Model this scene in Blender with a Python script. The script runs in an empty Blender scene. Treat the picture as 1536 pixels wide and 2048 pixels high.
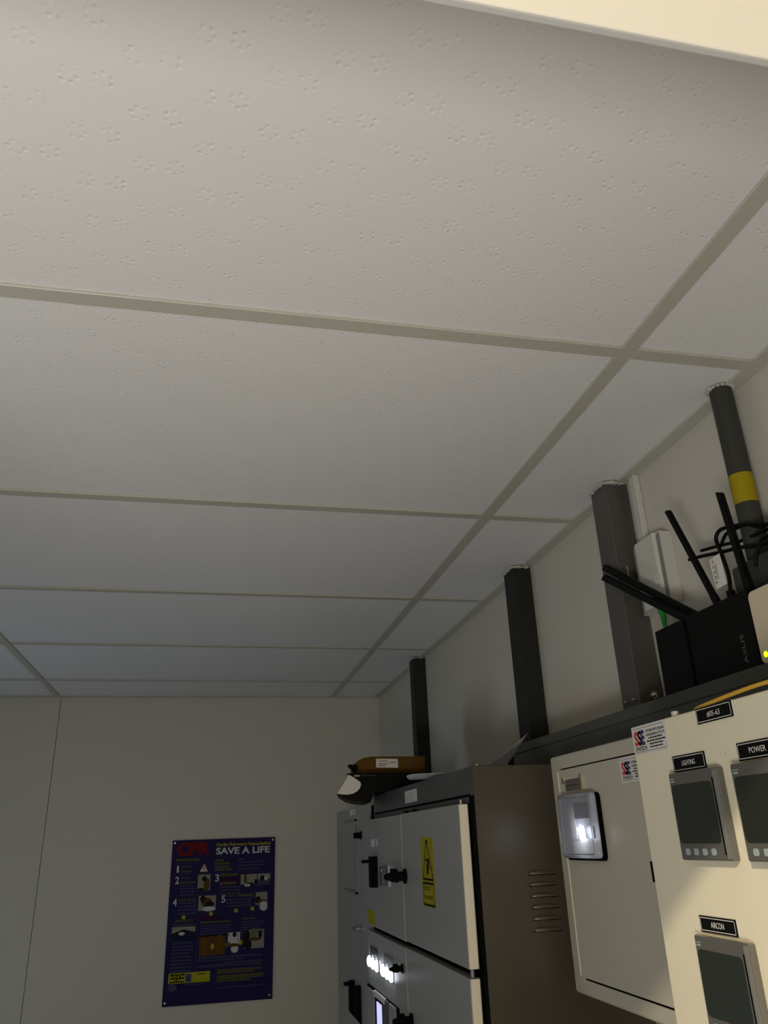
import bpy, bmesh, math, random
from mathutils import Vector, Matrix
random.seed(7)
sc = bpy.context.scene
C = sc.collection
ZC = 1.784                      # eye height of the camera above the floor; heights below are given from the eye
H = 0.6161                      # suspended ceiling above the eye
XW = 0.761                      # right wall
YB = 3.5996                     # back wall
YH, ZH = 0.229, 0.367           # header over the doorway: its face and its lower edge

# ------------------------------------------------------------------ camera, view
yaw, pitch, roll = 0.2240, 0.4006, -0.0374
cy, sy, cp, sp = math.cos(yaw), math.sin(yaw), math.cos(pitch), math.sin(pitch)
fwd = Vector((sy*cp, cy*cp, sp)); rgt = Vector((cy, -sy, 0)); up = rgt.cross(fwd)
cr, sr = math.cos(roll), math.sin(roll)
R_, U_ = rgt*cr + up*sr, -rgt*sr + up*cr
cd = bpy.data.cameras.new('camera'); cam = bpy.data.objects.new('camera', cd); C.objects.link(cam)
cam.matrix_world = Matrix(((R_.x, U_.x, -fwd.x, 0), (R_.y, U_.y, -fwd.y, 0), (R_.z, U_.z, -fwd.z, ZC), (0, 0, 0, 1)))
cd.sensor_fit = 'VERTICAL'; cd.sensor_height = 36; cd.lens = 1551.35*36/2048; cd.clip_start = 0.02
sc.camera = cam
sc.view_settings.view_transform = 'Standard'; sc.view_settings.look = 'None'
sc.view_settings.gamma = 1; sc.view_settings.use_curve_mapping = False
sc.view_settings.exposure = 0.10
sc.cycles.use_denoising = True
sc.cycles.max_bounces = 10; sc.cycles.diffuse_bounces = 6

# ------------------------------------------------------------------ world and lights
w = bpy.data.worlds.new('world'); sc.world = w; w.use_nodes = True
w.node_tree.nodes['Background'].inputs[0].default_value = (0.5, 0.55, 0.6, 1)
w.node_tree.nodes['Background'].inputs[1].default_value = 0.0

def area(name, loc, target, size, sizey, power, col):
    l = bpy.data.lights.new(name, 'AREA'); l.shape = 'RECTANGLE'; l.size = size; l.size_y = sizey
    l.energy = power; l.color = col
    o = bpy.data.objects.new(name, l); C.objects.link(o)
    o.location = (loc[0], loc[1], loc[2]+ZC)
    o.rotation_euler = (Vector(target)-Vector(loc)).to_track_quat('-Z', 'Y').to_euler()
    return o
# lamp under the high ceiling of the space outside the door
area('hall_lamp', (-0.95, -1.0, 1.17), (0.3, 0.6, -0.1), 0.05, 0.05, 44, (1.0, 0.84, 0.62))
# unseen soft fill added low outside the doorway to brighten the ceiling
area('hall_low_fill', (-0.55, -0.42, -0.55), (-0.45, 0.22, 0.6), 0.6, 0.4, 16.5, (0.97, 0.955, 0.945))
# unseen cool fill added at far left for the ceiling and right wall
area('room_cool_fill', (-1.5, 2.6, -0.9), (-0.1, 2.3, 0.62), 0.5, 0.5, 3.8, (0.58, 0.75, 1.0))

# ------------------------------------------------------------------ materials
def mat(name, col, rough=0.5, metal=0.0, emit=None, es=0.0, bump=0.0, bscale=200, spec=0.5, alpha=1.0, trans=0.0, var=0.0, vscale=6, coat=0.0):
    m = bpy.data.materials.new(name); m.use_nodes = True
    nt = m.node_tree; b = nt.nodes['Principled BSDF']
    b.inputs['Base Color'].default_value = (*col, 1); b.inputs['Roughness'].default_value = rough
    b.inputs['Metallic'].default_value = metal; b.inputs['Specular IOR Level'].default_value = spec
    b.inputs['Coat Weight'].default_value = coat
    b.inputs['Transmission Weight'].default_value = trans; b.inputs['Alpha'].default_value = alpha
    if emit: b.inputs['Emission Color'].default_value = (*emit, 1); b.inputs['Emission Strength'].default_value = es
    tc = nt.nodes.new('ShaderNodeTexCoord')
    if var:
        n = nt.nodes.new('ShaderNodeTexNoise'); n.inputs['Scale'].default_value = vscale; n.inputs['Detail'].default_value = 4
        nt.links.new(tc.outputs['Object'], n.inputs['Vector'])
        mx = nt.nodes.new('ShaderNodeMix'); mx.data_type = 'RGBA'
        mx.inputs[6].default_value = (*[c*(1-var) for c in col], 1); mx.inputs[7].default_value = (*[min(1, c*(1+var)) for c in col], 1)
        nt.links.new(n.outputs['Fac'], mx.inputs[0]); nt.links.new(mx.outputs[2], b.inputs['Base Color'])
    if bump:
        n = nt.nodes.new('ShaderNodeTexNoise'); n.inputs['Scale'].default_value = bscale; n.inputs['Detail'].default_value = 3
        nt.links.new(tc.outputs['Object'], n.inputs['Vector'])
        bp = nt.nodes.new('ShaderNodeBump'); bp.inputs['Strength'].default_value = bump; bp.inputs['Distance'].default_value = 0.001
        nt.links.new(n.outputs['Fac'], bp.inputs['Height']); nt.links.new(bp.outputs[0], b.inputs['Normal'])
    return m
M = {}
M['wall'] = mat('wall_paint', (0.545, 0.52, 0.445), 0.55, bump=0.15, bscale=300, var=0.03, vscale=2)
M['hall'] = mat('hall_paint', (0.66, 0.63, 0.55), 0.6, bump=0.1)
M['header'] = mat('header_paint', (0.385, 0.385, 0.37), 0.6, bump=0.1)
M['floor'] = mat('vinyl_floor', (0.16, 0.15, 0.135), 0.5, var=0.1)
M['tbar'] = mat('grid_enamel', (0.46, 0.445, 0.37), 0.42, bump=0.05)
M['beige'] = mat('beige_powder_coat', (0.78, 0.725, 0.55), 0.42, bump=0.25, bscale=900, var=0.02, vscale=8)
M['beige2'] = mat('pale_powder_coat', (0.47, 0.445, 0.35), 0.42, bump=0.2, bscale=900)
M['door'] = mat('pale_grey_door_coat', (0.28, 0.28, 0.262), 0.42, bump=0.15, bscale=900)
M['dooredge'] = mat('cream_door_edge', (0.86, 0.79, 0.62), 0.5)
M['char'] = mat('charcoal_coat', (0.055, 0.06, 0.056), 0.45, bump=0.2, bscale=700)
M['trunk'] = mat('trunking_grey', (0.055, 0.059, 0.052), 0.4, bump=0.1, bscale=400)
M['galv'] = mat('scuffed_riser', (0.085, 0.082, 0.070), 0.34, 0.2, var=0.25, vscale=14)
M['riser'] = mat('dark_riser_coat', (0.018, 0.019, 0.015), 0.55, spec=0.25, bump=0.2, bscale=500)
M['side'] = mat('brown_grey_side', (0.072, 0.062, 0.042), 0.34, 0.1, bump=0.2, bscale=700)
M['louver'] = mat('glossy_pressed_steel', (0.15, 0.13, 0.09), 0.28, 0.3, coat=0.6)
M['black'] = mat('black_plastic', (0.0035, 0.0035, 0.003), 0.5, spec=0.12)
M['matt'] = mat('matt_black', (0.003, 0.003, 0.003), 0.8, spec=0.1)
M['gap'] = mat('dark_gasket', (0.002, 0.002, 0.002), 0.9, spec=0.05)
M['white'] = mat('white_print', (0.80, 0.79, 0.74), 0.5)
M['sticker'] = mat('sticker_white', (0.66, 0.64, 0.60), 0.35)
M['ink'] = mat('black_ink', (0.006, 0.006, 0.007), 0.6, spec=0.1)
M['red'] = mat('red_ink', (0.55, 0.03, 0.02), 0.5)
M['navy'] = mat('navy_ink', (0.03, 0.03, 0.13), 0.5)
M['chrome'] = mat('chrome', (0.7, 0.68, 0.62), 0.18, 1.0)
M['brass'] = mat('warm_metal', (0.75, 0.68, 0.48), 0.25, 1.0)
M['yellow'] = mat('yellow_tape', (0.31, 0.235, 0.003), 0.55, spec=0.2)
M['warn'] = mat('warning_yellow', (0.30, 0.26, 0.003), 0.6, spec=0.15)
M['pipe'] = mat('pipe_paint', (0.036, 0.037, 0.030), 0.5, spec=0.3)
M['plaster'] = mat('filler', (0.45, 0.44, 0.38), 0.8, bump=0.5, bscale=150)
M['pvc'] = mat('white_pvc', (0.55, 0.54, 0.48), 0.4)
M['green'] = mat('green_plug', (0.01, 0.25, 0.03), 0.35)
M['ygled'] = mat('green_led', (0.3, 0.9, 0.02), 0.4, emit=(0.35, 1.0, 0.0), es=3.0)
M['led'] = mat('white_led', (0.9, 0.9, 1), 0.3, emit=(0.80, 0.87, 1.0), es=34.0)
M['led2'] = mat('signal_led', (0.9, 0.9, 1), 0.3, emit=(0.80, 0.86, 1.0), es=13.0)
M['strip'] = mat('display_backlight', (0.6, 0.6, 0.9), 0.3, emit=(0.52, 0.52, 1.0), es=1.0)
M['carton'] = mat('brown_carton', (0.115, 0.058, 0.009), 0.8, spec=0.1, var=0.12, vscale=30)
M['paper'] = mat('paper', (0.62, 0.62, 0.62), 0.7)
nt = M['paper'].node_tree; pb = nt.nodes['Principled BSDF']; tr_ = nt.nodes.new('ShaderNodeBsdfTranslucent'); ms_ = nt.nodes.new('ShaderNodeMixShader'); ms_.inputs[0].default_value = 0.45; tr_.inputs[0].default_value = (0.85, 0.85, 0.85, 1)
nt.links.new(pb.outputs[0], ms_.inputs[1]); nt.links.new(tr_.outputs[0], ms_.inputs[2]); nt.links.new(ms_.outputs[0], nt.nodes['Material Output'].inputs[0])
M['orange'] = mat('yellow_cable', (0.62, 0.36, 0.03), 0.4)
M['poster'] = mat('poster_blue', (0.013, 0.010, 0.062), 0.6, spec=0.12, var=0.15, vscale=5)
M['pyel'] = mat('poster_yellow', (0.36, 0.33, 0.01), 0.6, spec=0.08)
M['pyeld'] = mat('poster_dull_yellow', (0.10, 0.095, 0.02), 0.6, spec=0.08)
M['pwhite'] = mat('poster_white', (0.50, 0.50, 0.48), 0.6, spec=0.08)
M['pgrey'] = mat('poster_grey', (0.055, 0.053, 0.095), 0.6, spec=0.08)
M['pred'] = mat('poster_red', (0.16, 0.005, 0.008), 0.6, spec=0.08)
M['pmar'] = mat('poster_maroon', (0.035, 0.005, 0.03), 0.6, spec=0.08)
M['photo'] = mat('photo_cream', (0.24, 0.24, 0.18), 0.6, spec=0.08)
M['skin'] = mat('photo_brown', (0.09, 0.045, 0.01), 0.6, spec=0.08)
M['phair'] = mat('photo_dark', (0.012, 0.009, 0.012), 0.6, spec=0.08)
M['ptan'] = mat('photo_amber', (0.12, 0.055, 0.006), 0.6, spec=0.08, var=0.5, vscale=60)
M['pgreen'] = mat('photo_green', (0.11, 0.14, 0.06), 0.6, spec=0.08)
M['pteal'] = mat('photo_slate', (0.008, 0.014, 0.035), 0.6, spec=0.08)
M['screen'] = mat('dark_screen', (0.018, 0.022, 0.015), 0.3, coat=0.3)
M['bezel'] = mat('grey_bezel', (0.105, 0.10, 0.088), 0.3, coat=0.4)
M['bezel2'] = mat('pale_bezel_side', (0.20, 0.20, 0.18), 0.3)
M['btn'] = mat('pale_button', (0.33, 0.40, 0.40), 0.4)
M['meterbody'] = mat('meter_body', (0.40, 0.40, 0.41), 0.4)
M['dark'] = mat('dark_meter_face', (0.04, 0.045, 0.055), 0.3)
M['blue'] = mat('blue_plastic', (0.07, 0.07, 0.11), 0.25)
M['beigedev'] = mat('cream_device', (0.60, 0.53, 0.38), 0.5)
M['clear'] = None
m = bpy.data.materials.new('clear_plastic'); m.use_nodes = True; nt = m.node_tree
for n in list(nt.nodes): nt.nodes.remove(n)
o_ = nt.nodes.new('ShaderNodeOutputMaterial'); a_ = nt.nodes.new('ShaderNodeBsdfTransparent'); g_ = nt.nodes.new('ShaderNodeBsdfGlossy')
d_ = nt.nodes.new('ShaderNodeBsdfDiffuse'); x1 = nt.nodes.new('ShaderNodeMixShader'); x2 = nt.nodes.new('ShaderNodeMixShader')
fr = nt.nodes.new('ShaderNodeFresnel'); fr.inputs[0].default_value = 1.5
g_.inputs['Roughness'].default_value = 0.12; d_.inputs['Color'].default_value = (0.62, 0.62, 0.70, 1); a_.inputs[0].default_value = (0.93, 0.93, 0.95, 1)
x1.inputs[0].default_value = 0.30; nt.links.new(a_.outputs[0], x1.inputs[1]); nt.links.new(d_.outputs[0], x1.inputs[2])
nt.links.new(fr.outputs[0], x2.inputs[0]); nt.links.new(x1.outputs[0], x2.inputs[1]); nt.links.new(g_.outputs[0], x2.inputs[2]); nt.links.new(x2.outputs[0], o_.inputs[0])
M['clear'] = m

# cream perforated face of the small device: a fine grid of dimples
m = mat('perforated_cream', (0.60, 0.53, 0.38), 0.5); nt = m.node_tree; b = nt.nodes['Principled BSDF']
tc = nt.nodes.new('ShaderNodeTexCoord'); wv = nt.nodes.new('ShaderNodeTexWave'); wv.inputs['Scale'].default_value = 140; wv.bands_direction = 'DIAGONAL'
nt.links.new(tc.outputs['Object'], wv.inputs['Vector'])
mx = nt.nodes.new('ShaderNodeMix'); mx.data_type = 'RGBA'; mx.inputs[6].default_value = (0.50, 0.43, 0.30, 1); mx.inputs[7].default_value = (0.64, 0.56, 0.41, 1)
nt.links.new(wv.outputs['Fac'], mx.inputs[0]); nt.links.new(mx.outputs[2], b.inputs['Base Color'])
M['perf'] = m

# ceiling tile: vinyl face embossed with little rings of dimples, in staggered columns
def ceiling_mat():
    m = mat('embossed_tile', (0.72, 0.715, 0.69), 0.6); nt = m.node_tree; b = nt.nodes['Principled BSDF']; L = nt.links.new
    tc = nt.nodes.new('ShaderNodeTexCoord'); sep = nt.nodes.new('ShaderNodeSeparateXYZ'); L(tc.outputs['Object'], sep.inputs[0])
    def mth(op, a, bb=None, c=None):
        n = nt.nodes.new('ShaderNodeMath'); n.operation = op
        for i, v in enumerate((a, bb, c)):
            if v is None: continue
            if isinstance(v, (int, float)): n.inputs[i].default_value = v
            else: L(v, n.inputs[i])
        return n.outputs[0]
    P = 0.0587
    # column pair index and staggering
    xs = mth('SUBTRACT', sep.outputs[0], 0.026 - P*0.24)
    k = mth('FLOOR', mth('DIVIDE', xs, P))
    odd = mth('FLOORED_MODULO', k, 2.0)
    yy = mth('SUBTRACT', mth('SUBTRACT', sep.outputs[1], 0.484 - P/2), mth('MULTIPLY', odd, P/2))
    fy = mth('SUBTRACT', mth('FLOORED_MODULO', yy, P), P/2)
    fx = mth('SUBTRACT', mth('FLOORED_MODULO', xs, P), P*0.24)
    dmin = None
    for c in (0.0, 0.0300):
        for a in range(6):
            ang = math.radians(60*a + (12 if c == 0 else 38)); r = 0.0074
            dx = mth('SUBTRACT', fx, c + r*math.cos(ang)*1.05); dy = mth('SUBTRACT', fy, r*math.sin(ang))
            d = mth('SQRT', mth('ADD', mth('MULTIPLY', dx, dx), mth('MULTIPLY', dy, dy)))
            dmin = d if dmin is None else mth('MINIMUM', dmin, d)
    mr = nt.nodes.new('ShaderNodeMapRange'); mr.interpolation_type = 'SMOOTHSTEP'
    mr.inputs['From Min'].default_value = 0.0006; mr.inputs['From Max'].default_value = 0.0031; L(dmin, mr.inputs['Value'])
    no = nt.nodes.new('ShaderNodeTexNoise'); no.inputs['Scale'].default_value = 90; L(tc.outputs['Object'], no.inputs['Vector'])
    fa = nt.nodes.new('ShaderNodeMapRange'); fa.inputs['From Min'].default_value = 0.3; fa.inputs['From Max'].default_value = 0.65; L(no.outputs['Fac'], fa.inputs['Value'])
    hgt = mth('MULTIPLY', mth('SUBTRACT', 1.0, mr.outputs[0]), mth('ADD', 0.05, mth('MULTIPLY', fa.outputs[0], 1.1)))
    n2 = nt.nodes.new('ShaderNodeTexNoise'); n2.inputs['Scale'].default_value = 260; n2.inputs['Detail'].default_value = 4; L(tc.outputs['Object'], n2.inputs['Vector'])
    hs = mth('ADD', hgt, mth('MULTIPLY', n2.outputs['Fac'], 0.35))
    bp = nt.nodes.new('ShaderNodeBump'); bp.inputs['Strength'].default_value = 1.0; bp.inputs['Distance'].default_value = 0.00045; bp.invert = True
    L(hs, bp.inputs['Height']); L(bp.outputs[0], b.inputs['Normal'])
    return m
M['tile'] = ceiling_mat()

# ------------------------------------------------------------------ mesh helpers
class MB:
    """collects shapes of several materials into one mesh"""
    def __init__(s): s.bm = bmesh.new(); s.ms = []
    def mi(s, m):
        if m not in s.ms: s.ms.append(m)
        return s.ms.index(m)
    def box(s, x0, x1, y0, y1, z0, z1, m, bev=0.0, seg=2, rot=None):
        b2 = bmesh.new(); bmesh.ops.create_cube(b2, size=1)
        for v in b2.verts:
            v.co = Vector(((x0+x1)/2 + v.co.x*(x1-x0), (y0+y1)/2 + v.co.y*(y1-y0), (z0+z1)/2 + v.co.z*(z1-z0)))
        if bev: bmesh.ops.bevel(b2, geom=b2.edges[:], offset=bev, segments=seg, affect='EDGES', profile=0.5)
        s.merge(b2, m, rot)
        return s
    def merge(s, b2, m, mtx=None, smooth=False):
        if mtx is not None: b2.transform(mtx)
        i = s.mi(m); vm = {}
        for v in b2.verts: vm[v] = s.bm.verts.new((v.co.x, v.co.y, v.co.z))
        for f in b2.faces:
            try:
                nf = s.bm.faces.new([vm[v] for v in f.verts]); nf.material_index = i; nf.smooth = smooth
            except ValueError: pass
        b2.free()
    def poly(s, pts, m):
        f = s.bm.faces.new([s.bm.verts.new(p) for p in pts]); f.material_index = s.mi(m); return s
    def prism(s, pts, vec, m):
        """closed solid: polygon pts swept by vec"""
        b2 = bmesh.new(); v0 = [b2.verts.new(p) for p in pts]; v1 = [b2.verts.new(Vector(p)+Vector(vec)) for p in pts]
        b2.faces.new(v0); b2.faces.new(v1[::-1]); n = len(pts)
        for i in range(n): b2.faces.new([v0[i], v1[i], v1[(i+1) % n], v0[(i+1) % n]][::-1])
        bmesh.ops.recalc_face_normals(b2, faces=b2.faces[:]); s.merge(b2, m); return s
    def cyl(s, p0, p1, r0, m, r1=None, n=20, smooth=True):
        p0, p1 = Vector(p0), Vector(p1); r1 = r0 if r1 is None else r1
        d = (p1-p0); q = d.to_track_quat('Z', 'Y').to_matrix().to_4x4(); q.translation = (p0+p1)/2
        b2 = bmesh.new(); bmesh.ops.create_cone(b2, cap_ends=True, segments=n, radius1=r0, radius2=r1, depth=d.length)
        s.merge(b2, m, q, False)
        return s
    def ball(s, c, r, m, sc=(1, 1, 1), n=16):
        b2 = bmesh.new(); bmesh.ops.create_uvsphere(b2, u_segments=n, v_segments=n//2+2, radius=r)
        s.merge(b2, m, Matrix.Translation(c) @ Matrix.Diagonal((*sc, 1)), True); return s
    def tube(s, pts, r, m, n=8, sub=6):
        P = [Vector(p) for p in pts]; Q = []
        if sub > 1 and len(P) > 2:
            E_ = [P[0]*2-P[1]] + P + [P[-1]*2-P[-2]]
            for i in range(1, len(E_)-2):
                for k in range(sub):
                    t = k/sub; a, b_, c, d = E_[i-1:i+3]
                    Q.append(0.5*((2*b_)+(c-a)*t+(2*a-5*b_+4*c-d)*t*t+(3*b_-a-3*c+d)*t**3))
            Q.append(P[-1])
        else: Q = P
        b2 = bmesh.new(); rings = []; prev = None
        for i, q in enumerate(Q):
            t = (Q[min(i+1, len(Q)-1)]-Q[max(i-1, 0)]).normalized()
            a = prev if prev is not None else (Vector((0, 0, 1)) if abs(t.z) < 0.9 else Vector((1, 0, 0)))
            a = (a - t*a.dot(t)).normalized(); prev = a; b_ = t.cross(a)
            rings.append([b2.verts.new(q + r*(a*math.cos(2*math.pi*k/n)+b_*math.sin(2*math.pi*k/n))) for k in range(n)])
        for A, B in zip(rings, rings[1:]):
            for k in range(n): b2.faces.new([A[k], A[(k+1) % n], B[(k+1) % n], B[k]])
        b2.faces.new(rings[0][::-1]); b2.faces.new(rings[-1])
        s.merge(b2, m, None, True); return s
    def text(s, fr, txt, u, v, h, m, d=0.0, w=None, align='LEFT', bold=0.0):
        """letters of cap height h, lower left at (u, v) in frame fr, fitted to width w"""
        cu = bpy.data.curves.new('t', 'FONT'); cu.body = txt; cu.size = 1; cu.resolution_u = 3; cu.offset = bold
        ob = bpy.data.objects.new('t', cu); C.objects.link(ob)
        dg = bpy.context.evaluated_depsgraph_get(); me = bpy.data.meshes.new_from_object(ob.evaluated_get(dg))
        xs = [p.co.x for p in me.vertices]; x0, x1 = min(xs), max(xs)
        b2 = bmesh.new(); b2.from_mesh(me)
        sy_ = h/0.70; sx_ = (w/(x1-x0)) if w else sy_
        off = u - x0*sx_ if align == 'LEFT' else u - (x0+x1)/2*sx_
        for p in b2.verts: p.co = fr(p.co.x*sx_ + off, p.co.y*sy_ + v, d)
        s.merge(b2, m); bpy.data.objects.remove(ob); bpy.data.curves.remove(cu); bpy.data.meshes.remove(me)
        return s
    def rect(s, fr, u0, v0, u1, v1, m, d=0.0):
        return s.poly([fr(u0, v0, d), fr(u1, v0, d), fr(u1, v1, d), fr(u0, v1, d)], m)
    def pol(s, fr, pts, m, d=0.0): return s.poly([fr(a, b_, d) for a, b_ in pts], m)
    def disc(s, fr, u, v, ru, rv, m, d=0.0, n=18):
        return s.pol(fr, [(u+ru*math.cos(2*math.pi*k/n), v+rv*math.sin(2*math.pi*k/n)) for k in range(n)], m, d)
    def slab(s, fr, pts, t, m, d=0.0):
        return s.prism([fr(a, b_, d) for a, b_ in pts], fr(0, 0, t)-fr(0, 0, 0), m)
    def build(s, name, parent=None, base=(0, 0, 0), kind=None, label=None, cat=None, group=None):
        bv = Vector(base)
        for v in s.bm.verts: v.co -= bv
        me = bpy.data.meshes.new(name); s.bm.to_mesh(me); s.bm.free()
        for m in s.ms: me.materials.append(M[m] if isinstance(m, str) else m)
        o = bpy.data.objects.new(name, me); C.objects.link(o)
        if parent is not None:
            o.parent = parent; pw = parent.get('_w', (0, 0, 0)); o['_w'] = [bv.x, bv.y, bv.z]
            o.location = (bv.x-pw[0], bv.y-pw[1], bv.z-pw[2])
        else: o.location = (bv.x, bv.y, bv.z+ZC); o['_w'] = [bv.x, bv.y, bv.z]
        if kind: o['kind'] = kind
        if label: o['label'] = label
        if cat: o['category'] = cat
        if group: o['group'] = group
        return o
def thing(name, loc, label, cat, group=None):
    o = bpy.data.objects.new(name, None); C.objects.link(o); o.empty_display_size = 0.05
    o.location = (loc[0], loc[1], loc[2]+ZC); o['_w'] = list(loc); o['label'] = label; o['category'] = cat
    if group: o['group'] = group
    return o
def side(x, y, z):                     # frame on a face that looks to -X; u runs to the right as seen (-Y), v up
    return lambda u, v, d=0.0: Vector((x-d, y-u, z+v))
def back(x, y, z):                     # frame on a face that looks to -Y
    return lambda u, v, d=0.0: Vector((x+u, y-d, z+v))
def struct(name, mb): return mb.build(name, kind='structure')

# ------------------------------------------------------------------ the setting
FL = -ZC
XL = -1.85
struct('floor', MB().box(XL-0.1, XW+0.1, -1.75, YB+0.1, FL-0.1, FL, 'floor'))
struct('ceiling', MB().box(XL, XW, YH+0.006, YB, H+0.004, H+0.05, 'tile'))
struct('wall_back', MB().box(XL-0.1, -0.6365, YB, YB+0.08, FL, H+0.05, 'wall').box(-0.6345, XW+0.08, YB, YB+0.08, FL, H+0.05, 'wall').box(-0.6365, -0.6345, YB+0.003, YB+0.08, FL, H+0.05, 'gap'))
struct('wall_right', MB().box(XW, XW+0.08, YH, YB, FL, H+0.05, 'wall'))
struct('wall_left', MB().box(XL-0.08, XL, YH, YB, FL, H+0.05, 'wall'))
# front wall: two piers and a thin header over the doorway
fw = MB()
fw.box(XL, -0.62, YH, YH+0.08, FL, H+0.05, 'hall'); fw.box(0.62, XW+0.08, YH, YH+0.08, FL, H+0.05, 'hall')
fw.box(-0.62, 0.62, YH, YH+0.005, ZH, 1.32, 'header', 0.0012, 2)
fw.box(XL, -0.62, YH, YH+0.08, H+0.05, 1.32, 'hall'); fw.box(0.62, XW+0.08, YH, YH+0.08, H+0.05, 1.32, 'hall')
struct('wall_front', fw)
hl = MB(); hl.box(XL, XW+0.08, -1.70, -1.60, FL, 1.32, 'hall'); struct('wall_hall_back', hl)
struct('wall_hall_left', MB().box(XL-0.08, XL, -1.6, YH, FL, 1.32, 'hall'))
struct('wall_hall_right', MB().box(XW+0.08, XW+0.16, -1.6, YH, FL, 1.32, 'hall'))
struct('ceiling_hall', MB().box(XL, XW+0.08, -1.6, YH+0.08, 1.32, 1.40, 'hall'))
# suspended grid: main tees run to the back wall, cross tees between them
XT, XTL, Y1 = 0.5423, -0.6487, 0.8194
tn = [0]
def tee(x0, x1, y0, y1):
    tn[0] += 1
    struct('trim_%d' % tn[0], MB().box(x0, x1, y0, y1, H, H+0.004, 'tbar', 0.0008, 1))
G = 0.012
tee(XT-G, XT+G, YH+0.006, YB-0.024); tee(XTL-G, XTL+G, YH+0.006, YB-0.024)
for i in range(5):
    y = Y1 + 0.6*i
    tee(XL+0.001, XTL-G-0.0005, y-G, y+G); tee(XTL+G+0.0005, XT-G-0.0005, y-G, y+G); tee(XT+G+0.0005, XW-0.025, y-G, y+G)
tee(XW-0.0245, XW-0.0005, YH+0.09, YB-0.0245)
tee(XL+0.001, XW-0.0005, YB-0.024, YB-0.0005)

# ------------------------------------------------------------------ risers from the trunking up into the ceiling
def riser(x0, x1, y0, y1, z0, label, grp, scuff=False, bolts=()):
    t = thing('cable_riser', ((x0+x1)/2, (y0+y1)/2, z0), label, 'cable riser', grp)
    b = MB(); b.box(x0, x1, y0, y1, z0, H-0.0015, 'galv' if scuff else 'riser', 0.0012, 1)
    b.build('duct', t, ((x0+x1)/2, (y0+y1)/2, z0))
    p = MB()
    for k in range(15):                                  # ragged filler where it pierces the ceiling
        a = k/15; s_ = random.uniform(0.003, 0.008)
        if a < 0.5: px, py = x0-0.002+random.uniform(-.003, .001), y0+(y1-y0)*a*2
        else: px, py = x0+(x1-x0-0.006)*(a-0.5)*2, y0-0.002+random.uniform(-.003, .001)
        p.ball((px, py, H-0.002), s_, 'plaster', (1, 1, 0.45), 8)
    p.build('filler_ring', t, ((x0+x1)/2, (y0+y1)/2, H-0.004), label='rough pale filler')
    for (bx, by, bz, r) in bolts:
        MB().cyl((bx, by, bz), (bx-0.004, by, bz), r, 'chrome', r*0.9, 6).ball((bx-0.005, by, bz), r*0.6, 'chrome').build('bolt', t, (bx, by, bz), label='shiny bolt head')
    return t
riser(0.7125, 0.7595, 1.222, 1.281, 0.1835, 'dark grey square riser behind the black antennas, nearest to the pipe with the yellow band', 'dark risers from the trunking up to the ceiling', True, ((0.7124, 1.233, 0.2085, 0.003), (0.7124, 1.262, 0.2085, 0.003)))
MB().cyl((0.738, 1.2219, 0.2135), (0.738, 1.2150, 0.2135), 0.0080, 'chrome', 0.0070, 6).ball((0.738, 1.2140, 0.2135), 0.0045, 'chrome').build('bolt', bpy.data.objects['cable_riser'], (0.738, 1.222, 0.2135), label='large shiny bolt')
riser(0.7145, 0.7595, 1.717, 1.784, 0.1835, 'tall dark riser with curled paper at its foot, the middle one of three', 'dark risers from the trunking up to the ceiling')
riser(0.7145, 0.7595, 2.746, 2.805, 0.1225, 'farthest and smallest dark riser, rising behind the brown carton', 'dark risers from the trunking up to the ceiling')

MB().tube([(0.7300, 1.2216, 0.447), (0.7310, 1.2216, 0.440), (0.7303, 1.2216, 0.434), (0.7322, 1.2216, 0.424), (0.7315, 1.2216, 0.418)], 0.0007, 'sticker', 6).build('scratch', bpy.data.objects['cable_riser'], (0.7305, 1.2218, 0.43), label='short pale scratch')
# round pipe with yellow band
t = thing('service_pipe', (0.735, 0.885, 0.335), 'grey round pipe with a yellow band, top right beside the ceiling edge', 'pipe')
MB().cyl((0.735, 0.885, 0.3335), (0.735, 0.885, H-0.001), 0.0165, 'pipe', n=28).build('pipe', t, (0.735, 0.885, 0.3335))
MB().cyl((0.735, 0.885, 0.425), (0.735, 0.885, 0.470), 0.0169, 'yellow', n=28).build('band', t, (0.735, 0.885, 0.425), label='yellow band')
p = MB()
for k in range(16):
    a = k*math.tau/16
    p.ball((0.735+0.018*math.cos(a), 0.885+0.018*math.sin(a), H-0.001), random.uniform(0.003, 0.006), 'plaster', (1, 1, 0.5), 8)
p.build('filler_ring', t, (0.735, 0.885, H), label='rough pale filler')
bx = MB(); bx.box(0.700, 0.7595, 0.70, 0.905, 0.2875, 0.333, 'pipe', 0.004); bx.build('junction_box', None, (0.73, 0.80, 0.2875), label='dark metal junction box under the banded pipe, right edge of the picture', cat='junction box')

# horizontal trunking along the wall
t = thing('cable_trunking', (0.71, 1.1, 0.125), 'long dark grey horizontal trunking running along the wall above the panels', 'trunking')
b = MB(); b.prism([(0.66, 0.35, 0.128), (0.66, 0.35, 0.1825), (0.7595, 0.35, 0.1825), (0.7595, 0.35, 0.128)], (0, 1.345, 0), 'trunk')
b.prism([(0.66, 1.695, 0.1825), (0.66, 1.76, 0.128), (0.66, 1.695, 0.128)], (0.0995, 0, 0), 'matt')
b.build('channel', t, (0.71, 1.1, 0.128))
MB().box(0.6575, 0.66, 0.35, 1.69, 0.1655, 0.1832, 'trunk', 0.0006, 1).build('lid_lip', t, (0.66, 1.0, 0.1655), label='folded lid edge')


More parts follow.
